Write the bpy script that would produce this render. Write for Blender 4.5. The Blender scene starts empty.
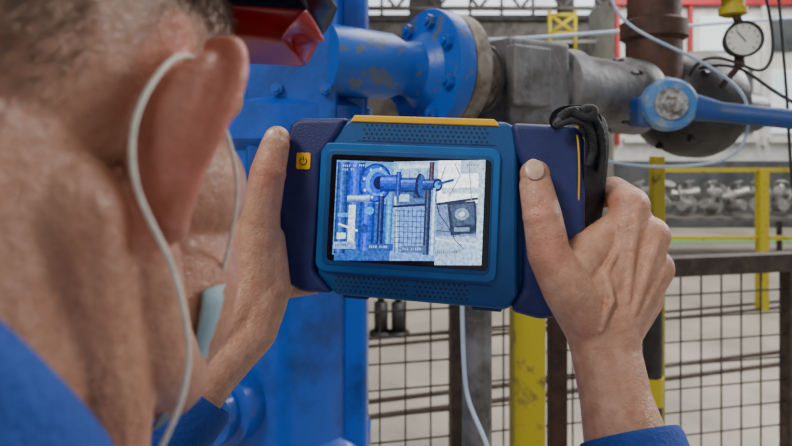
import bpy, bmesh, math, random
from mathutils import Vector, Matrix, Euler, noise
random.seed(4)
EYE=1.6; F=600.0
scene=bpy.context.scene
def P(a,b,d):           # bearing + true distance -> metres
    return Vector(((a-396)/F*d, d, EYE-(b-150)/F*d))
def V(x,y,z): return Vector((x,y,EYE+z))

# ---------------------------------------------------------------- materials
def mat(name,col,rough=.5,metal=0,col2=None,scale=8,lo=.45,hi=.6,bump=0,bscale=60,emit=0,sss=0,attr=None,coat=0,detail=6,bdist=.002,cells=0):
    m=bpy.data.materials.new(name); m.use_nodes=True
    nt=m.node_tree; b=nt.nodes['Principled BSDF']; N=nt.nodes.new; L=nt.links.new
    b.inputs['Base Color'].default_value=(*col,1); b.inputs['Roughness'].default_value=rough
    b.inputs['Metallic'].default_value=metal
    if coat: b.inputs['Coat Weight'].default_value=coat
    tc=N('ShaderNodeTexCoord')
    src=None
    if attr:
        a=N('ShaderNodeAttribute'); a.attribute_name=attr; src=a.outputs['Color']
    if col2 is not None:
        n=N('ShaderNodeTexNoise'); n.inputs['Scale'].default_value=scale; n.inputs['Detail'].default_value=detail
        n.inputs['Roughness'].default_value=.65
        L(tc.outputs['Object'],n.inputs['Vector'])
        r=N('ShaderNodeMapRange'); r.inputs[1].default_value=lo; r.inputs[2].default_value=hi
        L(n.outputs['Fac'],r.inputs[0])
        mx=N('ShaderNodeMix'); mx.data_type='RGBA'
        if attr:
            mx.blend_type='MULTIPLY'; L(src,mx.inputs[6]); mx.inputs[7].default_value=(*col2,1)
        else:
            mx.inputs[6].default_value=(*col,1); mx.inputs[7].default_value=(*col2,1)
        L(r.outputs[0],mx.inputs[0]); src=mx.outputs[2]
    if src is not None: L(src,b.inputs['Base Color'])
    if bump:
        n=N('ShaderNodeTexNoise'); n.inputs['Scale'].default_value=bscale; n.inputs['Detail'].default_value=5
        L(tc.outputs['Object'],n.inputs['Vector'])
        bp=N('ShaderNodeBump'); bp.inputs['Strength'].default_value=bump; bp.inputs['Distance'].default_value=bdist
        L(n.outputs['Fac'],bp.inputs['Height'])
        out=bp
        if cells:
            vo=N('ShaderNodeTexVoronoi'); vo.feature='DISTANCE_TO_EDGE'; vo.inputs['Scale'].default_value=cells
            mp=N('ShaderNodeMapping'); mp.inputs['Scale'].default_value=(1,1,1.8); L(tc.outputs['Object'],mp.inputs['Vector'])
            wn=N('ShaderNodeTexNoise'); wn.inputs['Scale'].default_value=60; L(tc.outputs['Object'],wn.inputs['Vector'])
            ad=N('ShaderNodeMixRGB'); ad.blend_type='ADD'; ad.inputs[0].default_value=.02; L(mp.outputs[0],ad.inputs[1]); L(wn.outputs['Color'],ad.inputs[2])
            L(ad.outputs[0],vo.inputs['Vector'])
            mr=N('ShaderNodeMapRange'); mr.inputs[1].default_value=0; mr.inputs[2].default_value=.12; L(vo.outputs['Distance'],mr.inputs[0])
            b2=N('ShaderNodeBump'); b2.inputs['Strength'].default_value=.35; b2.inputs['Distance'].default_value=.0006
            L(mr.outputs[0],b2.inputs['Height']); L(bp.outputs[0],b2.inputs['Normal']); out=b2
        L(out.outputs[0],b.inputs['Normal'])
    if emit:
        b.inputs['Emission Strength'].default_value=emit; b.inputs['Emission Color'].default_value=(*col,1)
    if sss:
        b.inputs['Subsurface Weight'].default_value=sss; b.inputs['Subsurface Radius'].default_value=(1,.35,.2)
        b.inputs['Subsurface Scale'].default_value=.004
    return m
M={}
M['skin']=mat('skin',(.45,.22,.13),.40,col2=(.82,.71,.66),scale=85,lo=.40,hi=.66,bump=.6,bscale=260,sss=.08,attr='tint',bdist=.0015,cells=330)
M['nail']=mat('nail',(.62,.40,.32),.3,col2=(.50,.31,.24),scale=90)
M['hair']=mat('hair',(.10,.070,.050),.5,col2=(.24,.19,.15),scale=160)
M['cloth']=mat('coverall_cloth',(.008,.042,.24),.85,col2=(.014,.065,.32),scale=14,bump=.6,bscale=400)
M['capk']=mat('cap_black',(.006,.007,.010),.4,col2=(.015,.015,.02),scale=30)
M['red']=mat('red_plastic',(.34,.010,.014),.28,col2=(.20,.008,.010),scale=12)
M['mask']=mat('mask_fabric',(.22,.33,.37),.85,col2=(.28,.39,.43),scale=40)
M['cord']=mat('elastic_cord',(.74,.72,.62),.8,col2=(.6,.58,.5),scale=200)
M['navy']=mat('navy_rubber',(.010,.018,.115),.45,col2=(.016,.026,.14),scale=30,bump=.3,bscale=900)
M['teal']=mat('teal_plastic',(.003,.070,.24),.42,col2=(.005,.085,.28),scale=14,bump=.2,bscale=900)
M['teal2']=mat('teal_rim',(.006,.115,.38),.35,col2=(.008,.135,.42),scale=20)
M['dark']=mat('black_gloss',(.004,.005,.008),.15,col2=(.006,.006,.01),scale=10)
M['yel']=mat('yellow_plastic',(.85,.48,.01),.45,col2=(.8,.42,.01),scale=20)
M['strap']=mat('strap_webbing',(.009,.009,.011),.7,col2=(.026,.026,.032),scale=60,bump=.6,bscale=500)
M['blue']=mat('blue_machine_paint',(.005,.085,.52),.33,col2=(.007,.040,.20),scale=9,lo=.44,hi=.68,bump=.6,bscale=30,coat=.2)
M['bluechip']=mat('blue_paint_worn',(.006,.090,.46),.38,col2=(.10,.12,.15),scale=26,lo=.56,hi=.61,bump=.6,bscale=50)
M['bluedirt']=mat('blue_paint_dirty',(.010,.06,.25),.5,col2=(.05,.07,.12),scale=16,lo=.45,hi=.65,bump=.5,bscale=50)
M['steel']=mat('cast_grey_steel',(.19,.19,.20),.5,.3,col2=(.07,.062,.055),scale=14,lo=.42,hi=.66,bump=.8,bscale=60)
M['dsteel']=mat('dark_steel',(.035,.034,.038),.45,.3,col2=(.016,.013,.012),scale=22,lo=.4,hi=.65,bump=.7,bscale=60)
M['beige']=mat('flange_edge_rust',(.24,.21,.18),.6,.2,col2=(.09,.06,.04),scale=30,lo=.4,hi=.62,bump=.6)
M['rust']=mat('rusty_pipe',(.095,.042,.028),.7,col2=(.04,.022,.016),scale=20,lo=.4,hi=.65,bump=.8,bscale=70)
M['bolt']=mat('bolt_silver',(.45,.45,.45),.35,.6,col2=(.18,.16,.14),scale=60)
M['ypost']=mat('yellow_paint',(.50,.41,.02),.5,col2=(.19,.14,.035),scale=22,lo=.55,hi=.68,bump=.3)
M['brown']=mat('brown_rail_paint',(.038,.026,.020),.5,col2=(.09,.065,.045),scale=20,lo=.45,hi=.65,bump=.3)
M['wire']=mat('fence_wire',(.035,.030,.025),.5,.3,col2=(.08,.065,.055),scale=30)
M['hose']=mat('pale_hose',(.42,.52,.66),.4,col2=(.36,.46,.62),scale=20)
M['white']=mat('white_paint',(.62,.62,.60),.6,col2=(.48,.49,.48),scale=3)
M['dial']=mat('dial_face',(.75,.75,.70),.4,col2=(.68,.68,.64),scale=40)
M['cable']=mat('black_cable',(.012,.012,.012),.5,col2=(.02,.02,.02),scale=40)

# ---------------------------------------------------------------- helpers
def link(o):
    scene.collection.objects.link(o); return o
def mesh_obj(name,bm,m,smooth=True,recalc=True):
    if recalc: bmesh.ops.recalc_face_normals(bm,faces=bm.faces)
    me=bpy.data.meshes.new(name); bm.to_mesh(me); bm.free()
    if smooth:
        for p in me.polygons: p.use_smooth=True
    o=bpy.data.objects.new(name,me)
    if m: me.materials.append(m)
    return link(o)
def autosm(o,ang=35):
    me=o.data
    bm=bmesh.new(); bm.from_mesh(me)
    for e in bm.edges:
        if len(e.link_faces)==2 and e.calc_face_angle(0)>math.radians(ang): e.smooth=False
    bm.to_mesh(me); bm.free()
    for p in me.polygons: p.use_smooth=True
    return o
def group(name,objs,loc=None):
    e=bpy.data.objects.new(name,None); link(e); e.empty_display_size=.05
    if loc is not None: e.location=loc
    inv=Matrix.Translation(Vector(loc)).inverted() if loc is not None else Matrix()
    for o in objs:
        o.parent=e; o.matrix_parent_inverse=inv
    return e
def frame(axis):
    z=axis.normalized(); t=Vector((0,0,1)) if abs(z.z)<.95 else Vector((0,1,0))
    x=t.cross(z).normalized(); y=z.cross(x)
    return Matrix((x,y,z)).transposed()
def bcyl(bm,p1,p2,r1,r2=None,seg=20):
    r2=r1 if r2 is None else r2
    d=p2-p1
    if d.length<1e-6: return
    mtx=Matrix.Translation((p1+p2)/2)@frame(d).to_4x4()
    bmesh.ops.create_cone(bm,cap_ends=True,segments=seg,radius1=r1,radius2=r2,depth=d.length,matrix=mtx)
def bball(bm,c,r,rot=None,sub=3):
    if not hasattr(r,'__len__'): r=(r,r,r)
    m=Matrix.Translation(c)
    if rot: m=m@rot.to_4x4()
    bmesh.ops.create_icosphere(bm,subdivisions=sub,radius=1,matrix=m@Matrix.Diagonal((*r,1)))
def chain(bm,pts,rad):
    for i,p in enumerate(pts):
        bball(bm,p,rad[i])
        if i: bcyl(bm,pts[i-1],p,rad[i-1],rad[i])
def bbox(bm,c,s,rot=None):
    m=Matrix.Translation(c)
    if rot: m=m@rot.to_4x4()
    return bmesh.ops.create_cube(bm,size=1,matrix=m@Matrix.Diagonal((*s,1)))
def remesh(name,bm,voxel,it,m,fac=.5):
    o=mesh_obj(name,bm,None,recalc=False)
    r=o.modifiers.new('r','REMESH'); r.mode='VOXEL'; r.voxel_size=voxel; r.use_smooth_shade=True
    s=o.modifiers.new('s','SMOOTH'); s.factor=fac; s.iterations=it
    dg=bpy.context.evaluated_depsgraph_get(); dg.update()
    me=bpy.data.meshes.new_from_object(o.evaluated_get(dg))
    o.modifiers.clear(); o.data=me; me.materials.clear(); me.materials.append(m)
    for p in me.polygons: p.use_smooth=True
    return o
def tint(o,fn):
    me=o.data; ca=me.color_attributes.new('tint','FLOAT_COLOR','POINT')
    for i,v in enumerate(me.vertices):
        c=fn(v.co); ca.data[i].color=(c[0],c[1],c[2],1)
def tube(name,pts,r,m,res=8,cyc=False):
    cu=bpy.data.curves.new(name,'CURVE'); cu.dimensions='3D'; cu.bevel_depth=r; cu.bevel_resolution=3; cu.resolution_u=res; cu.use_fill_caps=True
    sp=cu.splines.new('NURBS'); sp.points.add(len(pts)-1)
    for i,p in enumerate(pts): sp.points[i].co=(*p,1)
    sp.order_u=min(4,len(pts)); sp.use_endpoint_u=True; sp.use_cyclic_u=cyc
    cu.materials.append(m)
    return link(bpy.data.objects.new(name,cu))
def lathe(name,o,ax,prof,m,seg=48):
    bm=bmesh.new(); fr=frame(ax); rings=[]
    for s,r in prof:
        c=o+ax.normalized()*s
        rings.append([bm.verts.new(c+fr@Vector((r*math.cos(2*math.pi*k/seg),r*math.sin(2*math.pi*k/seg),0))) for k in range(seg)])
    for a,b in zip(rings,rings[1:]):
        for k in range(seg): bm.faces.new((a[k],a[(k+1)%seg],b[(k+1)%seg],b[k]))
    bm.faces.new(rings[0]); bm.faces.new(rings[-1])
    return autosm(mesh_obj(name,bm,m))
def boltring(name,o,ax,s,R,n,r,h,m,ph=0):
    bm=bmesh.new(); fr=frame(ax); a=ax.normalized()
    for k in range(n):
        t=2*math.pi*k/n+ph
        c=o+fr@Vector((R*math.cos(t),R*math.sin(t),0))
        bcyl(bm,c+a*(s-h/2),c+a*(s+h/2),r,seg=6)
        bcyl(bm,c+a*(s-h*.8),c+a*(s+h*.8),r*.5,seg=10)
    return mesh_obj(name,bm,m,smooth=False)
def boxo(name,c,s,m,rot=None,bev=.0):
    bm=bmesh.new(); bbox(bm,Vector((0,0,0)),s)
    o=mesh_obj(name,bm,m,smooth=False); o.location=c
    if rot: o.rotation_euler=rot
    if bev:
        b=o.modifiers.new('b','BEVEL'); b.width=bev; b.segments=3
    return o

# ================================================================ HALL
fl=boxo('floor',Vector((2,9,-.05)),(26,26,.1),mat('concrete_floor',(.44,.395,.335),.45,col2=(.24,.215,.185),scale=1.1,lo=.38,hi=.7,bump=.2,bscale=20))
boxo('wall_back',Vector((2,17,4)),(26,.2,8),mat('wall_sheeting',(.19,.175,.155),.8,col2=(.10,.09,.08),scale=1.2))
boxo('wall_left',Vector((-6,9,4)),(.2,16,8),mat('wall_sheeting_left',(.13,.13,.13),.8,col2=(.07,.07,.07),scale=1.2))
boxo('ceiling',Vector((2,13,8.05)),(26,8,.1),mat('roof_sheeting',(.18,.18,.18),.8,col2=(.10,.10,.10),scale=2))
wl=mat('daylight_glazing',(.85,.92,1),.3,emit=1.3,col2=(.7,.8,.9),scale=2)
fr=mat('window_bars',(.08,.08,.09),.5,col2=(.05,.05,.05),scale=5)
for k_,(x0,x1,z0,z1) in enumerate([(1.2,5.6,5.35,6.8),(-3.6,.4,5.35,6.8),(6.6,11,5.35,6.8)]):
    parts=[boxo('pane',Vector(((x0+x1)/2,16.86,(z0+z1)/2)),(x1-x0,.03,z1-z0),wl)]
    for i in range(6):
        x=x0+(x1-x0)*i/5; parts.append(boxo('mullion',Vector((x,16.82,(z0+z1)/2)),(.08,.06,z1-z0+.1),fr))
    for z in (z0,(z0+z1)/2,z1): parts.append(boxo('transom',Vector(((x0+x1)/2,16.81,z)),(x1-x0+.1,.05,.08),fr))
    group('window_%d'%(k_+1),parts,(x0,16.8,z0))
gs=mat('grey_structural_steel',(.14,.13,.12),.6,col2=(.07,.06,.055),scale=4)
for x in (-2.5,1.0,4.4,9.5):
    o=[boxo('web',Vector((x,15.6,4)),(.06,.4,8),gs),boxo('flange_near',Vector((x,15.4,4)),(.35,.04,8),gs),boxo('flange_far',Vector((x,15.8,4)),(.35,.04,8),gs)]
    group('steel_column',o,(x,15.6,0))
o=[boxo('web',Vector((2,14.9,4.55)),(24,.05,.5),gs),boxo('top_flange',Vector((2,14.9,4.82)),(24,.3,.05),gs),boxo('bottom_flange',Vector((2,14.9,4.28)),(24,.3,.05),gs)]
group('crane_runway_beam',o,(2,14.9,4.5))
bm=bmesh.new()
for x in range(-4,12): 
    bcyl(bm,Vector((x,14.4,5.0)),Vector((x+.5,14.4,5.6)),.04,seg=6); bcyl(bm,Vector((x+.5,14.4,5.6)),Vector((x+1,14.4,5.0)),.04,seg=6)
bcyl(bm,Vector((-5,14.4,5.0)),Vector((13,14.4,5.0)),.06,seg=6); bcyl(bm,Vector((-5,14.4,5.6)),Vector((13,14.4,5.6)),.06,seg=6)
mesh_obj('roof_truss',bm,gs,smooth=False)
for zc,yy in ((3.9,13.5),(3.45,13.3)):
    tube('overhead_pipe',[Vector((-4,yy,zc)),Vector((1,yy,zc)),Vector((4.6,yy,zc+.15))],.04,M['white'])
bm=bmesh.new()
for a,b in (((0,4.1),(.55,4.5)),((0,4.5),(.55,4.1)),((0,4.1),(.55,4.1)),((0,4.5),(.55,4.5)),((0,3.6),(0,4.6)),((.55,3.6),(.55,4.6))):
    bcyl(bm,Vector((3.3+a[0],12.9,a[1])),Vector((3.3+b[0],12.9,b[1])),.045,seg=8)
bcyl(bm,Vector((3.3,12.9,0)),Vector((3.3,12.9,3.7)),.05,seg=8); bcyl(bm,Vector((3.85,12.9,0)),Vector((3.85,12.9,3.7)),.05,seg=8)
mesh_obj('yellow_lattice_frame',bm,M['ypost'])
# site office
redp=mat('red_trim_paint',(.38,.025,.03),.5,col2=(.30,.025,.03),scale=3)
glow=mat('office_glass',(.62,.70,.74),.15,col2=(.75,.80,.82),scale=.9,emit=.45)  # faint emission put in for light reflected by the panes
dk=mat('office_shadow_panel',(.08,.085,.09),.5,col2=(.045,.05,.055),scale=2)  # dark window glass; on the lower panel it paints in shade
o=[boxo('shell',Vector((8.2,13.2,2.4)),(7.4,1.6,4.8),M['white']),
   boxo('fascia',Vector((8.2,12.33,4.75)),(7.6,.14,.35),redp),
   boxo('plinth_panel',Vector((8.2,12.36,.7)),(7.4,.06,1.35),dk)]
for i in range(5):
    x=4.55+i*1.5
    o.append(boxo('red_mullion',Vector((x,12.34,3.2)),(.08,.1,3.0),redp if i in(0,1) else M['white']))
    o.append(boxo('upper_glazing',Vector((x+.75,12.37,4.0)),(1.1,.05,.7),dk if i!=1 else glow))
    o.append(boxo('lower_glazing',Vector((x+.75,12.37,2.6)),(1.1,.05,1.3),dk if i%2==1 else glow))
    o.append(boxo('sill',Vector((x+.75,12.33,1.8)),(1.25,.12,.08),M['white']))
group('site_office',o,(8.2,13.2,0))
boxo('green_floor_stripe',Vector((5,10.4,.008)),(12,.35,.012),mat('green_line_paint',(.13,.33,.14),.6,col2=(.2,.36,.2),scale=6))
def flat_bar(name,a,b,w,h,m):
    d=Vector((b[0]-a[0],b[1]-a[1],0)); c=Vector(((a[0]+b[0])/2,(a[1]+b[1])/2,h/2))
    return boxo(name,c,(d.length,w,h),m,rot=(0,0,math.atan2(d.y,d.x)))
for dy in (0,.22,1.3,1.5):
    flat_bar('floor_rail',(-3.2,2.68+dy),(6.4,5.5+dy),.035,.02,M['brown'])
# distant rack with fittings
bm=bmesh.new()
for i in range(13):
    for j in range(2):
        x=3.9+i*.36+random.uniform(-.05,.05); y=8.9+j*.5; z=.62+j*.14
        r=Euler((random.uniform(-.5,.5),random.uniform(-.4,.4),random.uniform(0,3))).to_matrix()
        c=Vector((x,y,z+.16))
        bcyl(bm,c+r@Vector((-.15,0,0)),c+r@Vector((.1,0,0)),.075,.09,seg=14)
        bcyl(bm,c+r@Vector((.1,0,0)),c+r@Vector((.13,0,0)),.14,seg=14)
        bcyl(bm,c,c+r@Vector((0,.02,.17)),.055,seg=12)
        bcyl(bm,c+r@Vector((0,.02,.16)),c+r@Vector((0,.02,.19)),.10,seg=12)
pf=mesh_obj('pipe_fittings',bm,M['bolt'],smooth=False)
parts=[pf,boxo('shelf_front',Vector((6.1,8.9,.6)),(5,.5,.05),gs),boxo('shelf_rear',Vector((6.1,9.4,.74)),(5,.5,.05),gs)]
for x in (3.8,6.1,8.4):
    for y in (8.75,9.55): parts.append(boxo('leg',Vector((x,y,.32)),(.06,.06,.64),gs))
group('fittings_rack',parts,(6.1,9.1,0))
parts=[]
for x in (2.6,3.66,4.9,6.2):
    parts.append(boxo('post',Vector((x,6.0,.7)),(.09,.09,1.4),M['ypost']))
for z in (1.40,.72): parts.append(boxo('rail',Vector((4.4,6.0,z)),(3.7,.04,.04),M['ypost']))
group('guard_rail',parts,(4.4,6,0))
bm=bmesh.new()
for x in (-.13,.02):
    bcyl(bm,Vector((x,5.2,0)),Vector((x,5.2,.28)),.06); bcyl(bm,Vector((x,5.2,.28)),Vector((x,5.2,.40)),.03); bcyl(bm,Vector((x,5.2,0)),Vector((x,5.2,.03)),.1)
mesh_obj('floor_jacks',bm,M['cable'])

# ---- mesh fence
A=Vector((-1.3,1.68,0)); B=Vector((2.6,2.5,0)); D=(B-A); Lf=D.length; u=D.normalized()
ztop=1.17
parts=[]
bm=bmesh.new(); n=int(Lf/.085)
for i in range(n):
    p=A+u*(i*.085); bcyl(bm,p+Vector((0,0,.12)),p+Vector((0,0,ztop)),.0034,seg=6)
kz=.14
nrm=Vector((-u.y,u.x,0))*.004
while kz<ztop:
    bcyl(bm,A+nrm+Vector((0,0,kz)),B+nrm+Vector((0,0,kz)),.0034,seg=6); kz+=.085
parts.append(mesh_obj('wire_mesh',bm,M['wire']))
ang=math.atan2(D.y,D.x)
parts.append(boxo('top_rail',(A+B)/2+Vector((0,0,ztop+.01)),(Lf,.05,.07),M['brown'],rot=(0,0,ang),bev=.004))
parts.append(boxo('bottom_rail',(A+B)/2+Vector((0,0,.1)),(Lf,.04,.05),M['brown'],rot=(0,0,ang)))
for s in (0,.385*Lf,.715*Lf,Lf):
    parts.append(boxo('post',A+u*s+Vector((0,0,.59)),(.045,.045,1.18),M['brown'],rot=(0,0,ang),bev=.004))
group('mesh_fence',parts,(A.x,A.y,0))

# ================================================================ PIPEWORK
S=V(.0077,1.15,.157); ax=Vector((.85,.527,-.035)).normalized()
def on(s,dz=0): return S+ax*s+Vector((0,0,dz))
parts=[]
cx,cy=-.215,1.20
parts.append(lathe('column_barrel',Vector((cx,cy,.02)),Vector((0,0,1)),[(0,.20),(.04,.20),(.04,.145),(.98,.145),(1.0,.165),(1.03,.165),(1.05,.145),(1.58,.145),(1.60,.17),(1.66,.17),(1.68,.14),(2.1,.14),(2.16,.10)],M['blue'],64))
parts.append(boxo('side_rib',Vector((cx+.135,cy-.03,1.15)),(.05,.10,2.1),M['blue'],bev=.008))
parts.append(boxo('front_plate',Vector((cx+.03,cy-.125,1.75)),(.16,.05,.5),M['blue'],bev=.01))
parts.append(boltring('plate_bolts',Vector((cx+.05,cy-.155,1.78)),Vector((0,1,0)),0,.085,6,.011,.014,M['bluechip']))
parts.append(lathe('lower_boss',Vector((cx-.02,cy,1.15)),Vector((-.5,-1,.0)),[(.1,.07),(.17,.07),(.175,.055),(.20,.055),(.205,.02)],M['blue']))
parts.append(lathe('upper_boss',Vector((cx-.02,cy,1.86)),Vector((.1,-1,.0)),[(.1,.06),(.18,.06),(.185,.04),(.20,.04)],M['blue']))
parts.append(lathe('nozzle',S,ax,[(-.16,.062),(-.03,.062),(0,.05),(.03,.055),(.05,.075),(.055,.12),(.058,.122),(.088,.122),(.09,.118)],M['bluechip']))
parts.append(boltring('flange_bolts',S,ax,.052,.096,8,.014,.022,M['bluechip'],.3))
group('blue_pump',parts,(cx,cy,0))
parts=[]
parts.append(lathe('companion_flange',S,ax,[(.092,.117),(.095,.120),(.128,.120),(.132,.116),(.135,.07),(.22,.062)],M['beige']))
parts.append(lathe('body_neck',S,ax,[(.20,.07),(.44,.07)],M['steel']))
R3=(0,0,math.atan2(ax.y,ax.x))
parts.append(boxo('valve_body',on(.30,-.005),(.17,.15,.175),M['steel'],rot=R3,bev=.008))
parts.append(boxo('body_cover',on(.27,.0)+Vector((.03,-.085,0)),(.10,.03,.12),M['steel'],rot=R3,bev=.005))
parts.append(boxo('body_foot',on(.29,-.12),(.13,.13,.09),M['steel'],rot=R3,bev=.006))
parts.append(lathe('check_valve_barrel',S,ax,[(.40,.06),(.41,.090),(.46,.092),(.47,.082),(.62,.082),(.64,.095),(.70,.095),(.71,.065),(.88,.06)],M['steel']))
parts.append(lathe('dark_flange',S,ax,[(.80,.07),(.82,.10),(.86,.13),(.90,.135),(.93,.145),(.98,.145),(.99,.125),(1.0,.06),(1.25,.06)],M['dsteel'],40))
parts.append(boltring('dark_flange_bolts',S,ax,.93,.12,8,.014,.12,M['dsteel'],.2))
parts.append(boltring('barrel_bolts',S,ax,.67,.082,8,.009,.09,M['dsteel'],.2))
group('pipe_valve_assembly',parts,on(.4))
rp=on(.78)
parts=[lathe('pipe',Vector((rp.x,rp.y,EYE+.17)),Vector((0,0,1)),[(0,.07),(.11,.07),(.12,.083),(.16,.083),(.17,.066),(1.3,.066)],M['rust'])]
group('rusty_riser_pipe',parts,(rp.x,rp.y,0))
pc=P(668,105,1.33)
fa=Vector((.25,1,0)).normalized()
parts=[lathe('pivot_eye',pc,fa,[(-.035,.03),(-.03,.052),(-.02,.058),(.02,.058),(.03,.05)],mat('pale_blue_paint',(.05,.18,.46),.4,col2=(.25,.32,.40),scale=30,lo=.48,hi=.65,bump=.5)),
 lathe('pivot_bolt',pc,fa,[(-.06,.014),(-.055,.02),(-.036,.022)],M['bolt'],6),
 lathe('washer',pc,fa,[(-.04,.034),(-.034,.034)],M['bolt'],24)]
bm=bmesh.new(); chain(bm,[pc+Vector((.03,0,0)),P(720,112,1.30),P(800,120,1.22),P(900,132,1.12)],[.034,.022,.021,.021])
parts.append(remesh('arm',bm,.004,4,M['bluedirt']))
parts.append(boxo('lug',pc+Vector((-.03,.03,-.015)),(.07,.06,.07),M['bluedirt'],bev=.01))
bm=bmesh.new(); bcyl(bm,pc+fa*.02,on(.82,-.02),.02); parts.append(mesh_obj('pin',bm,M['dsteel']))
group('clamp_lever',parts,pc)
gc=P(742,40,1.34); gf=Vector((-.25,-1,.05)).normalized()
parts=[lathe('case',gc,gf,[(-.02,.036),(.010,.041),(.014,.041),(.014,.036),(.008,.035)],M['dsteel'],40),
 lathe('dial',gc,gf,[(.008,.035),(.0095,.035)],M['dial'],40)]
bm=bmesh.new(); fr3=frame(gf)
for q in range(11):
    t=math.radians(-45+27*q); d=fr3@Vector((math.cos(t),math.sin(t),0)); bcyl(bm,gc+gf*.0105+d*.026,gc+gf*.0105+d*.031,.0008,seg=6)
d=fr3@Vector((-.6,.8,0)); bcyl(bm,gc+gf*.0115-d*.008,gc+gf*.0115+d*.024,.0011,seg=6)
parts.append(mesh_obj('needle_and_ticks',bm,M['cable']))
bm=bmesh.new()
bcyl(bm,gc+Vector((0,.01,.035)),gc+Vector((-.01,.01,.065)),.009); bcyl(bm,gc+Vector((0,.01,-.03)),gc+Vector((0,.01,-.06)),.011,seg=6)
bcyl(bm,gc+Vector((0,.01,-.055)),gc+Vector((-.02,.05,-.10)),.007)
parts.append(mesh_obj('stem',bm,M['rust']))
group('pressure_gauge',parts,gc)
yc=P(733,8,1.36)
parts=[lathe('body',yc+Vector((-.0,0,-.02)),Vector((0,0,1)),[(0,.018),(.005,.030),(.02,.030),(.022,.024),(.05,.024),(.052,.032),(.07,.032),(.072,.022),(.10,.022)],M['ypost'],12),
 boxo('handle',yc+Vector((-.04,-.035,.035)),(.11,.02,.018),M['ypost'],bev=.004),
 tube('feed_pipe',[yc+Vector((0,0,.04)),yc+Vector((0,.01,.3)),yc+Vector((-.05,.05,.8))],.012,M['rust'])]
group('yellow_ball_valve',parts,yc)
tube('black_cable',[P(760,-30,1.3),P(772,20,1.3),P(776,60,1.3),P(760,75,1.3),P(740,62,1.32),P(700,52,1.34),P(690,75,1.4)],.0035,M['cable'])
tube('black_cable',[P(776,-40,1.25),P(782,40,1.25),P(790,120,1.25),P(789,170,1.25),P(810,330,1.2)],.003,M['cable'])
tube('black_cable',[P(700,68,1.5),P(730,60,1.4),P(760,80,1.35),P(785,100,1.3),P(830,120,1.25)],.004,M['cable'])
tube('white_air_line',[P(600,-30,1.35),P(612,8,1.35),P(628,25,1.35),P(650,38,1.3),P(700,60,1.3),P(728,78,1.3),P(750,100,1.3),P(748,135,1.3),P(738,156,1.32),P(705,166,1.35),P(640,168,1.4),P(600,160,1.4),P(560,150,1.4)],.0034,M['hose'])
tube('blue_hose',[P(462,300,1.1),P(463,375,1.1),P(468,405,1.08),P(482,430,1.05),P(500,480,1.0),P(520,700,1.0)],.004,M['hose'])
tube('overhead_cable',[P(480,40,3.5),P(560,38,3.5),P(640,28,3.5),P(900,10,3.6)],.010,M['hose'])
parts=[lathe('leg',Vector((P(477,0,1.30).x,1.30,0)),Vector((0,0,1)),[(0,.06),(.012,.06),(.012,.032),(1.66,.032)],M['steel'])]
group('pipe_support_stand',parts,(P(477,0,1.3).x,1.3,0))
x=P(527,0,1.42).x
o=[boxo('post',Vector((x,1.42,.8)),(.075,.06,1.58),M['ypost'],bev=.004),boxo('base_plate',Vector((x,1.42,.01)),(.16,.16,.02),M['ypost'])]
group('yellow_support_post',o,(x,1.42,0))
x=P(557,0,1.6).x
o=[boxo('post',Vector((x,1.6,.8)),(.045,.045,1.56),M['rust'],bev=.003),boxo('base_plate',Vector((x,1.6,.01)),(.12,.12,.02),M['rust'])]
group('rusty_support_post',o,(x,1.6,0))
x=P(657,0,1.95).x
o=[boxo('post',Vector((x,1.95,.79)),(.038,.038,1.58),M['ypost'],bev=.003),boxo('base_plate',Vector((x,1.95,.01)),(.12,.12,.02),M['brown'])]
group('yellow_rail_post',o,(x,1.95,0))
x=P(652,0,1.75).x
o=[lathe('conduit_pipe',Vector((x,1.75,0)),Vector((0,0,1)),[(0,.05),(.015,.05),(.015,.028),(1.25,.028)],M['dsteel']),
   lathe('yellow_sleeve',Vector((x,1.75,.86)),Vector((0,0,1)),[(0,.032),(.08,.032)],M['ypost'])]
group('floor_conduit',o,(x,1.75,0))

# ================================================================ HANDHELD DEVICE
k=.0008
Lp=P(280,206,.50); Rp=P(590,223,.462)
X=(Rp-Lp).normalized(); C=P(432,212,.481)
up=Vector((0,.05,1)); Zn=X.cross(up).normalized(); Yn=Zn.cross(X).normalized()
DM=Matrix.Translation(C)@Matrix((X,Yn,Zn)).transposed().to_4x4()
def prism(name,pts,z0,z1,m,bev=.002,seg=3):
    bm=bmesh.new()
    vs=[bm.verts.new((x*k,y*k,z0)) for x,y in pts]; f=bm.faces.new(vs)
    r=bmesh.ops.extrude_face_region(bm,geom=[f]) 
    for v in r['geom']:
        if isinstance(v,bmesh.types.BMVert): v.co.z=z1
    o=mesh_obj(name,bm,m,smooth=False)
    if bev:
        b=o.modifiers.new('b','BEVEL'); b.width=bev; b.segments=seg; b.limit_method='ANGLE'; b.angle_limit=.3
        for p in o.data.polygons: p.use_smooth=True
        wn=o.modifiers.new('w','WEIGHTED_NORMAL'); wn.keep_sharp=False
    o.matrix_world=DM
    return o
def rr(x0,y0,x1,y1,r,n=5):
    pts=[]
    for cx_,cy_,a in ((x1-r,y1-r,0),(x0+r,y1-r,90),(x0+r,y0+r,180),(x1-r,y0+r,270)):
        for i in range(n+1):
            t=math.radians(a+90*i/n); pts.append((cx_+r*math.cos(t),cy_+r*math.sin(t)))
    return pts
dev=[]
dev.append(prism('rear_housing',[(-140,84),(-90,92),(70,92),(130,88),(142,70),(142,-75),(126,-92),(-120,-90),(-148,-76),(-150,60)],-.052,-.012,M['teal'],.006))
dev.append(prism('front_panel',[(-88,93),(72,93),(82,84),(88,-78),(78,-92),(-96,-90),(-116,-70),(-116,55),(-100,84)],-.02,0,M['teal'],.004))
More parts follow.
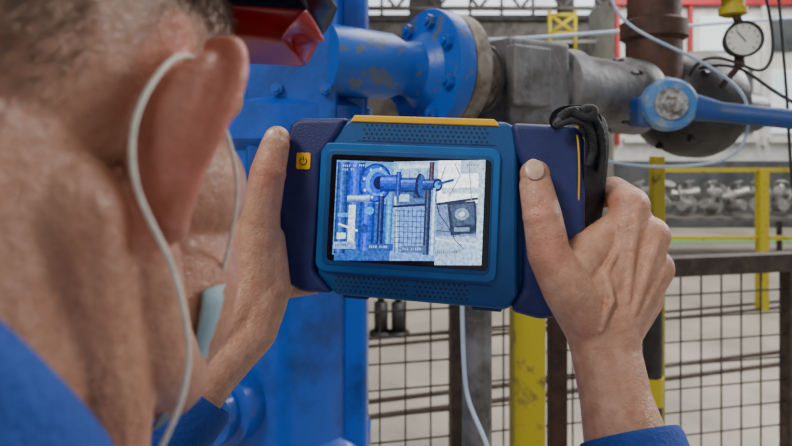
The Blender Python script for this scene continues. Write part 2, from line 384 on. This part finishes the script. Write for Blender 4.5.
dev.append(prism('grip_left',[(-152,84),(-142,90),(-90,92),(-100,74),(-117,50),(-119,-66),(-98,-88),(-130,-89),(-158,-76),(-162,-60),(-156,60)],-.048,.0035,M['navy'],.006,4))
dev.append(prism('grip_right',[(74,92),(138,91),(146,80),(150,-70),(142,-90),(110,-98),(80,-92),(92,-70),(90,40),(78,70)],-.048,.0045,M['navy'],.006,4))
dev.append(prism('screen_rim',rr(-117,-66,66,66,10),-.004,.003,M['teal2'],.0022))
dev.append(prism('screen_recess',rr(-110,-59,59,59,7),-.002,.0036,M['teal'],.0008))
dev.append(prism('screen_bezel',rr(-105,-54,57,54,4),-.002,.0042,M['dark'],.0004))
dev.append(prism('yellow_top_strip',[(-88,88),(-84,95),(58,95),(64,88)],-.016,.0016,M['yel'],.0012))
dev.append(prism('power_button',rr(-142,37,-127,54,2),0,.0046,M['yel'],.0006))
bm=bmesh.new(); 
c0=Vector((-134.5*k,45.2*k,.0048)); n=16
for i in range(n):
    a0=math.radians(125+290*i/n); a1=math.radians(125+290*(i+1)/n)
    q=[bm.verts.new(c0+Vector((r*math.cos(a),r*math.sin(a),0))) for r,a in ((.0026,a0),(.0033,a0),(.0033,a1),(.0026,a1))]; bm.faces.new(q)
q=[bm.verts.new(c0+Vector(p)) for p in ((-.0004,.0008,0),(.0004,.0008,0),(.0004,.004,0),(-.0004,.004,0))]; bm.faces.new(q)
o=mesh_obj('power_symbol',bm,M['dark'],smooth=False); o.matrix_world=DM; dev.append(o)
bm=bmesh.new()
for (xa,xb,yb) in ((-73,54,72),(-95,-20,-84),(-14,40,-84)):
    for j in range(4):
        x=xa+(j%2)*2.6
        while x<xb:
            y=yb+j*4.4
            vs=[bm.verts.new(((x+1.25*math.cos(t*math.pi/3))*k,(y+1.25*math.sin(t*math.pi/3))*k,.00025)) for t in range(6)]; bm.faces.new(vs); x+=5.2
o=mesh_obj('speaker_perforations',bm,M['cable'],smooth=False); o.matrix_world=DM; dev.append(o)
dev.append(prism('groove_top',[(-80,68.5),(60,68.5),(60,69.6),(-80,69.6)],-.001,.0004,M['navy'],0))
dev.append(prism('groove_bottom',[(-98,-69.6),(62,-69.6),(62,-68.5),(-98,-68.5)],-.001,.0004,M['navy'],0))
dev.append(prism('foot_left',[(-90,-88),(-60,-88),(-62,-93),(-88,-93)],-.03,-.004,M['navy'],.001))
dev.append(prism('foot_right',[(40,-88),(74,-88),(72,-95),(44,-95)],-.03,-.004,M['navy'],.001))
# live picture : flat coloured patches on the display
scol={}
def sm(c,e=1.0):
    c=tuple(round(v,3) for v in c); key=(c,e)
    if key not in scol:
        m=bpy.data.materials.new('display_pixel'); m.use_nodes=True; nt=m.node_tree
        b=nt.nodes['Principled BSDF']; b.inputs['Base Color'].default_value=(0.01,.01,.01,1); b.inputs['Roughness'].default_value=.25
        nz=nt.nodes.new('ShaderNodeTexNoise'); nz.inputs['Scale'].default_value=420; nz.inputs['Detail'].default_value=4
        tc=nt.nodes.new('ShaderNodeTexCoord'); nt.links.new(tc.outputs['Object'],nz.inputs['Vector'])
        mr=nt.nodes.new('ShaderNodeMapRange'); mr.inputs[1].default_value=.35; mr.inputs[2].default_value=.65; nt.links.new(nz.outputs['Fac'],mr.inputs[0])
        mx=nt.nodes.new('ShaderNodeMix'); mx.data_type='RGBA'; mx.inputs[6].default_value=(*[v*.6 for v in c],1); mx.inputs[7].default_value=(*[min(1,v*1.3+.004) for v in c],1)
        nt.links.new(mr.outputs[0],mx.inputs[0]); nt.links.new(mx.outputs[2],b.inputs['Emission Color'])
        b.inputs['Emission Strength'].default_value=e; scol[key]=m
    return scol[key]
layer=[.00425]
E0=1.7
def sp(px,py): return (px-435, (214+.061*(px-435))-py)
scr=[]
def poly(pts,c,e=E0,raw=False):
    layer[0]+=.000006
    bm=bmesh.new(); bm.faces.new([bm.verts.new(((q:=(p if raw else sp(*p)))[0]*k,q[1]*k,layer[0])) for p in pts])
    o=mesh_obj('display_patch',bm,sm(c,e),smooth=False); o.matrix_world=DM; scr.append(o)
def rect(x0,y0,x1,y1,c,e=E0): poly([(x0,y0),(x1,y0),(x1,y1),(x0,y1)],c,e)
def disc(x,y,rx,ry,c,e=E0): poly([(x+rx*math.cos(t*math.pi/10),y+ry*math.sin(t*math.pi/10)) for t in range(20)],c,e)
def cylh(x0,y0,x1,y1,c):
    for i,s in enumerate((.7,1.5,1.2,.8,.5,.3)):
        rect(x0,y0+(y1-y0)*i/6,x1,y0+(y1-y0)*(i+1)/6,tuple(min(1,v*s+(.10 if s>1.3 else 0)) for v in c))
def cylv(x0,y0,x1,y1,c):
    for i,s in enumerate((.5,.9,1.4,1.1,.7,.35)):
        rect(x0+(x1-x0)*i/6,y0,x0+(x1-x0)*(i+1)/6,y1,tuple(min(1,v*s+(.06 if s>1.3 else 0)) for v in c))
def seg(a,b,w_,c):
    dx,dy=b[0]-a[0],b[1]-a[1]; l=math.hypot(dx,dy); nx,ny=-dy/l*w_,dx/l*w_
    poly([(a[0]+nx,a[1]+ny),(b[0]+nx,b[1]+ny),(b[0]-nx,b[1]-ny),(a[0]-nx,a[1]-ny)],c)
poly([(-99,48),(51,48),(51,-48),(-99,-48)],(.10,.26,.70),E0,True)
W_=(.66,.88,1); DB=(.002,.006,.06); BL=(.003,.06,.72); LB=(.04,.32,.95); GR=(.16,.22,.36)
rect(338,205,395,262,(.015,.09,.42)); rect(395,205,440,262,(.15,.33,.76)); rect(395,163,440,180,(.28,.48,.88)); rect(400,166,436,170,W_)
rect(395,192,432,206,(.05,.12,.36)); rect(402,196,412,203,(.35,.55,.85)); rect(416,194,426,200,(.02,.04,.12))
rect(440,163,480,205,(.78,.92,1),2.6); rect(440,205,486,266,(.15,.24,.46)); rect(440,238,486,266,(.36,.52,.78))
rect(462,163,480,176,(.40,.52,.70)); rect(444,190,480,196,(.5,.65,.85))
for i in range(4): rect(402+i*9,170,403+i*9,182,(.1,.2,.5))
cylv(337,162,349,255,(.012,.08,.42)); cylv(348,163,366,206,BL)
rect(366,164,398,167,LB); disc(377,184,17,20,(.004,.02,.25)); disc(377,184,15,18,BL); disc(379,183,12,14,LB); disc(380,184,9,11,BL); disc(381,184,6,7,DB)
for i in range(8): disc(378+13*math.cos(i*.785+.3),184+15*math.sin(i*.785+.3),1.2,1.4,W_)
cylh(382,176,404,193,BL); cylv(398,173,403,197,(.006,.05,.42)); cylh(403,179,420,194,(.012,.07,.50)); disc(422,187,4.5,12,DB); disc(424,187,4,11,(.01,.06,.34))
cylh(425,181,440,192,(.006,.05,.38)); disc(440,187,5,6.5,DB); disc(440,187,3,4,LB); seg((440,186),(456,182),1.4,(.006,.04,.28)); cylv(431,164,436,182,(.06,.03,.06))
cylh(349,196,372,203,(.28,.5,1)); rect(351,206,358,250,W_); cylv(362,204,378,252,BL); cylv(381,197,387,252,(.006,.02,.16)); cylv(389,200,396,252,LB)
seg((398,198),(402,250),.8,W_); disc(372,212,5,4,LB); disc(368,230,4,5,(.01,.04,.3)); rect(340,214,350,218,LB); seg((341,225),(361,232),1.0,W_); rect(340,234,349,240,W_)
for i in range(8):
    seg((399+i*4.3,210),(400+i*4.2,254),.36,(.02,.05,.24))
    seg((398,212+i*5.3),(434,213+i*5.3),.36,(.02,.05,.24))
seg((396,208),(434,206),1.2,(.006,.01,.06))
cylv(428,192,434,256,(.015,.03,.10)); rect(436,190,438,256,W_)
seg((440,206),(486,200),1.3,(.015,.02,.08)); seg((440,240),(486,247),.8,W_); seg((440,232),(486,236),.5,(.04,.06,.14))
poly([(450,205),(478,203),(481,234),(455,237)],(.014,.026,.07)); poly([(453,207),(476,205),(478,226),(457,228)],(.05,.08,.16)); disc(465,216,7,6,(.20,.30,.46)); disc(465,216,3,2.5,W_); rect(458,229,473,233,(.16,.25,.42))
for (a,b) in (((447,168),(443,182)),((438,200),(443,216)),((443,216),(452,228)),((452,228),(460,242)),((460,242),(468,250))): seg(a,b,.45,(.01,.02,.06))
seg((456,166),(462,178),.5,GR); seg((462,178),(452,198),.5,GR); seg((470,165),(474,203),.5,GR)
rect(480,163,486,263,(.42,.60,.85))
def words(x,y,ws,h,c):
    for w in ws:
        for i in range(w):
            rect(x,y,x+.9,y+h,c)
            if i%3==0: rect(x,y,x+1.5,y+.5,c)
            x+=2.1
        x+=2
W2=(.38,.56,.85)
words(343,165,(4,2,4),2.0,W2); words(343,169,(3,2),1.8,W2); words(468,167,(4,),2.0,(.10,.15,.3))
rect(337,243,360,250,(.20,.36,.75)); rect(372,245,398,252,(.02,.07,.32)); rect(406,247,430,254,(.06,.13,.38)); rect(440,250,468,257,(.30,.42,.60))
words(339,245,(2,4),2.2,(.03,.06,.25)); words(374,247,(4,4),2.2,W2); words(408,249,(3,5),2.2,W2); words(442,252,(4,5),2.2,(.06,.10,.25)) 
bpy.ops.object.select_all(action='DESELECT')
for o in scr: o.select_set(True)
bpy.context.view_layer.objects.active=scr[0]; bpy.ops.object.join(); scr[0].name='display_picture'; dev.append(scr[0])
def ribbon(name,L,R,m,th=.0025):
    bm=bmesh.new(); a=[bm.verts.new(p) for p in L]; b=[bm.verts.new(p) for p in R]
    for i in range(len(a)-1): bm.faces.new((a[i],a[i+1],b[i+1],b[i]))
    o=mesh_obj(name,bm,m); s=o.modifiers.new('t','SOLIDIFY'); s.thickness=th; s.offset=0
    s=o.modifiers.new('s','SUBSURF'); s.levels=2; s.render_levels=2
    return o
Ls=[(583,116,.462),(584,135,.457),(584,155,.457),(583,178,.460),(582,205,.465),(578,240,.475),(572,280,.49),(560,305,.495)]
Rs=[(604,110,.480),(611,132,.475),(610,155,.472),(607,180,.478),(604,210,.50),(598,240,.51),(590,280,.52),(575,305,.52)]
dev.append(ribbon('hand_strap',[P(*p) for p in Ls],[P(*p) for p in Rs],M['strap'],.005))
dev.append(ribbon('strap_loop',[P(549,124,.455),P(550,112,.455),P(562,105,.455),P(582,104,.46),P(598,108,.462),P(604,120,.462),P(600,132,.462),P(588,136,.46)],
   [P(552,128,.475),P(554,118,.475),P(566,111,.475),P(582,113,.48),P(594,116,.48),P(597,122,.48),P(592,128,.48),P(584,131,.475)],M['strap'],.003))
dev.append(tube('strap_tie',[P(560,118,.452),P(570,108,.45),P(590,112,.452),P(600,126,.455),P(604,150,.458),P(600,172,.462)],.0035,M['strap']))
dev.append(tube('strap_tie_end',[P(556,126,.452),P(575,116,.45),P(590,126,.452),P(596,145,.453),P(588,165,.455)],.003,M['strap']))
dev.append(tube('strap_knot',[P(572,110,.45),P(584,120,.448),P(598,116,.45),P(592,106,.452),P(580,112,.45)],.0040,M['strap']))
dev.append(tube('yellow_piping',[P(577,135,.4585),P(580,150,.4575),P(580,190,.459),P(577,222,.463)],.0007,M['yel']))
group('acoustic_imaging_camera',dev,C)

# ================================================================ WORKER
HC=V(-.14,.2,0); HR=Matrix.Rotation(math.radians(-12),3,'Z')@Matrix.Rotation(math.radians(-4),3,'X')
def H(x,y,z): return HC+HR@Vector((x,y,z))
def hb(bm,c,r): bball(bm,H(*c),r,HR)
body=[]
bm=bmesh.new()
hb(bm,(0,-.008,.045),(.072,.1,.088)); hb(bm,(0,.04,.04),(.068,.055,.06)); hb(bm,(0,.042,-.02),(.062,.052,.065))
for s in (-1,1):
    hb(bm,(s*.045,.050,-.012),(.024,.034,.026))
    hb(bm,(s*.044,.048,-.050),(.022,.036,.040))
    chain(bm,[H(s*.056,.0,-.03),H(s*.054,.015,-.065),H(s*.042,.05,-.085),H(s*.02,.08,-.098)],[.017,.017,.016,.015])
    chain(bm,[H(s*.052,-.025,-.02),H(s*.044,.0,-.08),H(s*.025,.03,-.17)],[.020,.022,.018])
    chain(bm,[H(s*.02,-.06,-.08),H(s*.06,-.065,-.165),H(s*.12,-.05,-.215)],[.043,.038,.038])
    hb(bm,(s*.012,.107,-.027),(.009,.009,.008))
    hb(bm,(s*.03,.074,.012),(.02,.018,.014))
hb(bm,(0,.09,-.095),(.026,.018,.02)); hb(bm,(0,.085,-.06),(.034,.022,.03))
chain(bm,[H(0,.098,.012),H(0,.119,-.022)],[.008,.011])
chain(bm,[H(-.045,.078,.028),H(0,.092,.026),H(.045,.078,.028)],[.011,.011,.011])
chain(bm,[H(-.021,.098,-.056),H(0,.108,-.054),H(.021,.098,-.056)],[.004,.006,.004])
chain(bm,[H(-.019,.098,-.064),H(0,.106,-.066),H(.019,.098,-.064)],[.004,.006,.004])
chain(bm,[H(0,-.035,-.01),H(0,-.04,-.09),H(0,-.055,-.2)],[.063,.066,.074])
hb(bm,(0,-.06,-.03),(.055,.045,.06))
def lerp3(L,t):
    t=t*(len(L)-1); i=min(int(t),len(L)-2); f=t-i
    p=[L[max(0,min(len(L)-1,i+j))] for j in (-1,0,1,2)]
    return .5*((2*p[1])+(-p[0]+p[2])*f+(2*p[0]-5*p[1]+4*p[2]-p[3])*f*f+(-p[0]+3*p[1]-3*p[2]+p[3])*f**3)
def toH(p): return HR.inverted()@(p-HC)
att=[P(206,66,.196),P(174,86,.184),P(152,114,.178),P(149,156,.177),P(156,196,.178),P(166,222,.18)]
rim=[P(218,48,.197),P(239,50,.190),P(240,82,.185),P(222,124,.181),P(200,168,.179),P(179,220,.179)]
att=[toH(p) for p in att]; rim=[toH(p) for p in rim]
for s in (1,-1):
    mir=lambda p: H(p.x*s,p.y,p.z)
    n=34; prev=None
    for i in range(n+1):
        t=i/n; a=lerp3(att,t); r=lerp3(rim,t)
        w1=math.sin(math.pi*min(1,t*1.08))
        m1=a.lerp(r,.30)+Vector((.001,-.0075,0))*w1; m2=a.lerp(r,.58)+Vector((.000,-.0065,0))*w1; m3=a.lerp(r,.82)+Vector((0,.0020,0))*w1
        chain(bm,[mir(a-Vector((.006,-.002,0))),mir(a),mir(m1),mir(m2),mir(m3),mir(r)],[.0042,.0032,.0028,.0024,.0018,.0020])
        q=r+Vector((-.0005,-.0016,0))
        rr0=.0034 if t<.8 else .0034+.001*(t-.8)*5
        if prev is not None: bcyl(bm,mir(prev),mir(q),rr0,rr0,12)
        bball(bm,mir(q),rr0+.0001,sub=2)
        prev=q
    bball(bm,mir(lerp3(rim,1)+Vector((-.003,.002,-.001))),(.0050,.005,.0065))
    hb(bm,(s*.066,.012,-.002),(.006,.006,.009))
head=remesh('head',bm,.0013,3,M['skin'])
def hairline(l):
    return .034+ .62*min(0,l.y+.03)+ (.25*max(0,l.y))
def headtint(co):
    l=toH(co)
    base=Vector((.45,.235,.150))
    e=min((Vector((abs(l.x),l.y,l.z))-((lerp3(att,t)+lerp3(rim,t))/2)).length for t in (.1,.3,.5,.7,.9))
    f=max(0,min(1,(.022-e)/.010)) if abs(l.x)>.064 else 0
    er=min((Vector((abs(l.x),l.y,l.z))-lerp3(rim,t)).length for t in (0,.2,.4,.6,.8))
    base=base.lerp(Vector((.58,.225,.155)),f*.8)
    if f>.1: base=base.lerp(Vector((.66,.18,.135)),max(0,min(1,(.014-er)/.010))*.6)
    nn=noise.noise(l*120)*.005
    h=max(0,min(1,(l.z+nn-hairline(l)+.022)/.045))
    if f>.3: h=0
    if l.y>.062: h=0
    base=base.lerp(Vector((.19,.125,.088)),h*.85)
    red=.5+.5*noise.noise(l*26)
    base=base.lerp(Vector((.42,.16,.10)),red*.42*(1-h))
    return base*(1+.12*noise.noise(l*60))
tint(head,headtint); body.append(head)
bm=bmesh.new(); me=head.data
nh=0
for p in me.polygons:
    l=toH(Vector(p.center)); hz=hairline(l)
    if l.y>.058 or l.z<hz-.022 or l.z>.125 or l.x<-.02: continue
    if l.x>.064 and -.03<l.y<.03 and l.z<.050: continue
    c=p.center.copy(); nr=p.normal.copy(); dn=max(0,min(1,(l.z-hz+.022)/.05))
    for _ in range(4):
        if random.random()>.05+.95*dn: continue
        g=HR@Vector((0,-.6,-.8)); g=(g-nr*g.dot(nr))
        if g.length>1e-3: g.normalize()
        d=(g*random.uniform(.7,1.1)+nr*random.uniform(.05,.28)+Vector([random.uniform(-.25,.25) for _ in range(3)])).normalized()
        L_=random.uniform(.003,.005+.007*dn)
        side=d.cross(nr).normalized()*random.uniform(.00006,.00013)
        b0=c+Vector([random.uniform(-.001,.001) for _ in range(3)])-nr*.0004
        v=[bm.verts.new(b0-side),bm.verts.new(b0+side),bm.verts.new(b0+d*L_*.6+side*.8-nr*.0005),bm.verts.new(b0+d*L_-nr*.0012)]
        bm.faces.new(v); nh+=1
print('hairs',nh)
body.append(mesh_obj('hair',bm,M['hair'],recalc=False))
for s in (-1,1):
    bm=bmesh.new(); bball(bm,H(s*.031,.083,.010),.0125); body.append(mesh_obj('eyeball',bm,M['dial']))
    bm=bmesh.new(); bball(bm,H(s*.031,.0925,.010),.0055); body.append(mesh_obj('iris',bm,M['hair']))
# cap
bm=bmesh.new(); seg_=48
rings=[]
for i in range(13):
    t=i/12*math.pi/2; z=.078+.068*math.sin(t); rx=.082*math.cos(t)+.0005; ry=.108*math.cos(t)+.0005
    rings.append([bm.verts.new(H(rx*math.cos(2*math.pi*j/seg_),-.006+ry*math.sin(2*math.pi*j/seg_),z+.014*math.cos(t)*math.sin(2*math.pi*j/seg_))) for j in range(seg_)])
for a,b in zip(rings,rings[1:]):
    for j in range(seg_): bm.faces.new((a[j],a[(j+1)%seg_],b[(j+1)%seg_],b[j]))
o=mesh_obj('cap_crown',bm,M['capk']); sd=o.modifiers.new('t','SOLIDIFY'); sd.thickness=.002; body.append(o)
def brim(name,m,z0,ext,wid,th,droop=.35,y0=.07,tip=.012,xo=0):
    bm=bmesh.new(); g=[]
    for i in range(9):
        f=i/8; row=[]
        for j in range(21):
            a=(j/20-.5)*math.pi*.95
            xx=math.sin(a)*(wid); yb=y0+math.cos(a)*.03
            row.append(bm.verts.new(H(xo*f+xx*(1-.06*f),yb+f*ext*max(0,math.cos(a))**.4, z0-f*tip-droop*xx*xx*10)))
        g.append(row)
    for a,b in zip(g,g[1:]):
        for j in range(20): bm.faces.new((a[j],a[j+1],b[j+1],b[j]))
    o=mesh_obj(name,bm,m); s=o.modifiers.new('t','SOLIDIFY'); s.thickness=th; s.offset=0
    s=o.modifiers.new('s','SUBSURF'); s.levels=1; s.render_levels=2; body.append(o)
brim('cap_visor',M['capk'],.097,.094,.086,.014,.20,tip=.004)
brim('goggles_brow_guard',M['red'],.074,.070,.082,.017,.20,tip=.002)
# face mask under the chin
bm=bmesh.new(); g=[]
for i in range(9):
    f=i/8; row=[]
    for j in range(17):
        a=(j/16-.5)*math.pi*.98
        z=-.066-.045*f; rr_=1-.28*f**2
        row.append(bm.verts.new(H(math.sin(a)*.0675*rr_, .030+math.cos(a)*(.090-.02*f), z+.018*abs(math.sin(a))*(1-f)+.012*abs(math.sin(a))*f)))
    g.append(row)
for a,b in zip(g,g[1:]):
    for j in range(16): bm.faces.new((a[j],a[j+1],b[j+1],b[j]))
o=mesh_obj('face_mask',bm,M['mask']); s=o.modifiers.new('t','SOLIDIFY'); s.thickness=.0015; body.append(o)
body.append(tube('mask_cord',[P(204,62,.19),P(180,50,.178),P(160,70,.168),P(141,100,.160),P(130,135,.157),P(133,185,.158),P(152,225,.163),P(172,262,.168),P(184,310,.172),P(190,350,.178),P(186,385,.178),P(176,420,.176),P(150,470,.174),P(130,520,.17)],.0008,M['cord'],res=16))
body.append(tube('mask_cord_front',[P(212,100,.20),P(222,120,.205),P(233,150,.212),P(238,185,.218),P(236,215,.222),P(226,260,.230),P(215,300,.238)],.0008,M['cord'],res=16))

# ---- right hand
def hand(name,bmf,tf):
    bm=bmesh.new(); bmf(bm); o=remesh(name,bm,.0013,4,M['skin']); tint(o,tf); body.append(o); return o
def handtint(knuckles):
    def fn(co):
        base=Vector((.56,.32,.215)); r=.5+.5*noise.noise(co*40)
        base=base.lerp(Vector((.50,.235,.155)),r*.5)
        kk=min((co-q).length for q in knuckles); f=max(0,min(1,(.02-kk)/.016))
        return base.lerp(Vector((.57,.22,.16)),f*.6)*(1+.15*noise.noise(co*110))
    return fn
rMC=[P(630,206,.466),P(650,236,.462),P(654,268,.463),P(645,298,.468)]
rPI=[P(614,190,.500),P(641,226,.515),P(646,262,.517),P(636,292,.515)]
rDI=[P(582,203,.528),P(600,236,.543),P(604,266,.545),P(600,292,.54)]
rTI=[P(556,212,.534),P(570,240,.546),P(575,268,.548),P(574,292,.542)]
wrR=P(604,350,.445)
def rh(bm):
    for i in range(4):
        r=[.0115,.0118,.0112,.010][i]
        base=wrR.lerp(rMC[i],.25)
        chain(bm,[base,rMC[i],rPI[i],rDI[i],rTI[i]],[.0175,.0152 if i<3 else .014,r,r*.9,r*.8])
    for i in range(3):
        chain(bm,[wrR.lerp(rMC[i],.3),(rMC[i]+rMC[i+1])/2+Vector((-.003,.003,0))],[.0185,.0140])
    chain(bm,[P(592,332,.447),P(568,290,.438),P(549,254,.440),P(542,214,.443),P(536,186,.449)],[.019,.0185,.0158,.0142,.0125])
    bball(bm,P(535,174,.450),(.0115,.0098,.0108))
    bball(bm,P(542,216,.4405),(.0145,.0125,.012))
    chain(bm,[P(566,278,.445),P(588,252,.458),P(612,232,.466)],[.017,.016,.0135])
    chain(bm,[P(575,300,.445),P(605,280,.455),P(625,262,.462)],[.018,.0185,.016])
    chain(bm,[P(590,318,.45),P(625,305,.458)],[.02,.017])
    for i in range(3): chain(bm,[wrR.lerp(rMC[i],.35)+Vector((.004,-.0160,.002)),wrR.lerp(rMC[i],.7)+Vector((.002,-.0150,.002)),rMC[i]+Vector((0,-.0125,0))],[.0028,.0030,.004])
    chain(bm,[P(600,330,.4270),P(612,300,.4305),P(606,272,.4390),P(618,250,.4465)],[.0022,.0024,.0024,.002])
    for dx,r in ((-11,.0205),(11,.0205)):
        chain(bm,[P(600+dx,318,.449),P(606+dx*.85,352,.443),P(616+dx*.8,400,.425),P(630+dx*1.0,455,.405),P(650+dx,540,.37)],[r,.0185,.0190,.0225,.028])
rhand=hand('hand_right',rh,handtint(rMC+rPI+[P(540,212,.43),P(552,250,.425)]))
wrL=P(250,318,.470)
lMC=[P(250,222,.488),P(246,248,.492),P(246,272,.494),P(250,296,.492)]
lPI=[P(256,208,.530),P(254,240,.538),P(256,268,.538),P(260,292,.534)]
lDI=[P(288,206,.560),P(290,236,.566),P(292,264,.564),P(292,288,.556)]
lTI=[P(312,208,.564),P(316,236,.568),P(318,262,.566),P(314,286,.560)]
def lh(bm):
    for i in range(4):
        r=[.0112,.0115,.011,.0098][i]
        chain(bm,[wrL.lerp(lMC[i],.2),lMC[i],lPI[i],lDI[i],lTI[i]],[.017,.0140,r,r*.9,r*.8])
    for i in range(3): chain(bm,[wrL.lerp(lMC[i],.3),(lMC[i]+lMC[i+1])/2],[.017,.0125])
    chain(bm,[P(256,300,.475),P(258,255,.478),P(261,212,.479),P(268,172,.480),P(275,146,.484)],[.020,.0180,.0155,.0142,.0118])
    bball(bm,P(277,138,.486),(.0105,.0095,.010))
    bball(bm,P(268,174,.4785),(.0148,.013,.013))
    chain(bm,[P(262,258,.480),P(256,225,.486)],[.017,.015])
    chain(bm,[P(270,290,.480),P(268,240,.482)],[.017,.014])
    for dx,dy,r in ((-8,-8,.020),(8,8,.020)):
        chain(bm,[P(258+dx*.6,296+dy*.4,.476),P(246+dx,322+dy,.468),P(206+dx,364+dy,.446),P(160+dx,418+dy,.42),P(100+dx,500+dy,.38)],[r,.0185,.0195,.023,.028])
lhand=hand('hand_left',lh,handtint(lMC+lPI+[P(268,172,.468)]))
def nail(name,c,nr,upv,w,h):
    nr=nr.normalized(); x=upv.cross(nr).normalized(); y=nr.cross(x)
    bm=bmesh.new(); bball(bm,Vector((0,0,0)),(w,h,.0016)); 
    o=mesh_obj(name,bm,M['nail']); o.matrix_world=Matrix.Translation(c)@Matrix((x,y,nr)).transposed().to_4x4(); body.append(o)
nail('thumbnail_right',P(534,174,.450)+Vector((-.002,-.0094,.0037)),Vector((-.15,-1,.45)),Vector((-.15,0,1)),.0072,.0084)
nail('thumbnail_left',P(275,141,.4855)+Vector((-.001,-.0094,.002)),Vector((-.15,-1,.2)),Vector((.2,0,1)),.0066,.0082)

# ---- coverall
bm=bmesh.new()
shR=V(.045,.10,-.27); shL=V(-.335,.17,-.27); elR=V(.20,.26,-.43); elL=V(-.31,.30,-.40)
cufR=P(647,492,.390); cufL=P(166,424,.425)
chain(bm,[shR,shR.lerp(elR,.5),elR,elR.lerp(cufR,.6),cufR],[.072,.062,.055,.044,.036])
chain(bm,[shL,shL.lerp(elL,.5),elL,elL.lerp(cufL,.6),cufL],[.072,.062,.055,.044,.036])
rt=Matrix.Rotation(math.radians(-10),3,'Z')
bball(bm,V(-.15,.12,-.33),(.20,.115,.13),rt); bball(bm,V(-.15,.13,-.45),(.185,.125,.2),rt); bball(bm,V(-.15,.13,-.65),(.165,.12,.2),rt); bball(bm,V(-.15,.13,-.82),(.17,.125,.14),rt)
for s in (-1,1):
    chain(bm,[V(-.15+s*.06,.12,-.205),V(-.15+s*.14,.12,-.26)],[.062,.06])
    hp=Vector((-.15+s*.085,.13,.72)); kn=Vector((-.15+s*.10,.17,.44)); an=Vector((-.15+s*.11,.12,.10))
    chain(bm,[hp,kn,an],[.098,.072,.060])
nk=H(0,-.045,-.12)
chain(bm,[nk+Vector((0,-.01,-.03)),nk+Vector((0,-.02,-.09))],[.071,.085])
cov=remesh('coverall',bm,.005,5,M['cloth']); body.append(cov)
# collar : stands high at the nape and falls away towards the throat
bm=bmesh.new(); g=[]
for i in range(11):
    f=i/10; row=[]
    for j in range(72):
        a=2*math.pi*j/72; back=-math.sin(a)
        r=.079+.004*f+.020*f*f+.0012*math.sin(a*7+f*3)*f
        top=-.058+.085*max(-.55,min(.30,back))+.012*max(0,back-.30)
        z=top*(1-f)+(-.175)*f
        row.append(bm.verts.new(H(math.cos(a)*r,-.045+math.sin(a)*r*1.02,z)))
    g.append(row)
for a,b in zip(g,g[1:]):
    for j in range(72): bm.faces.new((a[j],a[(j+1)%72],b[(j+1)%72],b[j]))
o=mesh_obj('collar',bm,M['cloth']); s=o.modifiers.new('t','SOLIDIFY'); s.thickness=.003; body.append(o)
def cuff(name,c,d,r):
    o=lathe(name,c,d,[(-.02,r*.95),(-.018,r+.002),(.012,r+.001),(.016,r*.97),(.010,r*.86),(-.01,r*.84)],M['cloth'],40); body.append(o)
cuff('cuff_right',cufR+(cufR-elR).normalized()*.018,(cufR-elR),.034)
cuff('cuff_left',cufL+(cufL-elL).normalized()*.012,(cufL-elL),.034)
for s in (-1,1):
    bm=bmesh.new(); a=Vector((-.15+s*.11,.12,.06)); chain(bm,[a+Vector((0,-.02,.05)),a+Vector((0,-.02,-.02)),a+Vector((s*.01,.13,-.025))],[.052,.038,.034]); bbox(bm,a+Vector((0,.04,-.05)),(.085,.26,.02))
    body.append(remesh('boot',bm,.005,3,M['capk']))
group('worker',body,(-.15,.13,0))

# ================================================================ LIGHT
w=bpy.data.worlds.new('World'); scene.world=w; w.use_nodes=True
w.node_tree.nodes['Background'].inputs[0].default_value=(.92,.94,.97,1); w.node_tree.nodes['Background'].inputs[1].default_value=.50
def area(name,loc,tgt,size,pw,col):
    l=bpy.data.lights.new(name,'AREA'); l.energy=pw; l.size=size; l.color=col
    o=bpy.data.objects.new(name,l); o.location=loc; o.rotation_euler=(Vector(tgt)-Vector(loc)).to_track_quat('-Z','Y').to_euler(); link(o); return o
area('skylight_lamp',(2.5,5,7.5),(1.5,6,0),5,640,(1,.96,.89))  # unseen softbox added overhead, no skylight is built here
area('highbay_lamp_near',(-1.6,-1.2,3.6),(-.1,.3,1.4),.7,66,(1,.91,.81))
area('window_light_right',(3.6,2.6,3.4),(0,1.0,1.4),1.0,105,(.98,.98,1))  # unseen area light added on the right, no window stands there
area('hall_lamp_far',(6,9.5,7),(7,12,1.5),3,440,(1,.98,.94))

cam=bpy.data.cameras.new('camera'); co=bpy.data.objects.new('camera',cam); link(co)
co.location=(0,0,EYE); co.rotation_euler=(math.pi/2,0,0)
cam.lens=36*F/792; cam.sensor_width=36; cam.shift_y=-73/792; cam.clip_start=.01
cam.dof.use_dof=True; cam.dof.focus_distance=.46; cam.dof.aperture_fstop=9.5
scene.camera=co
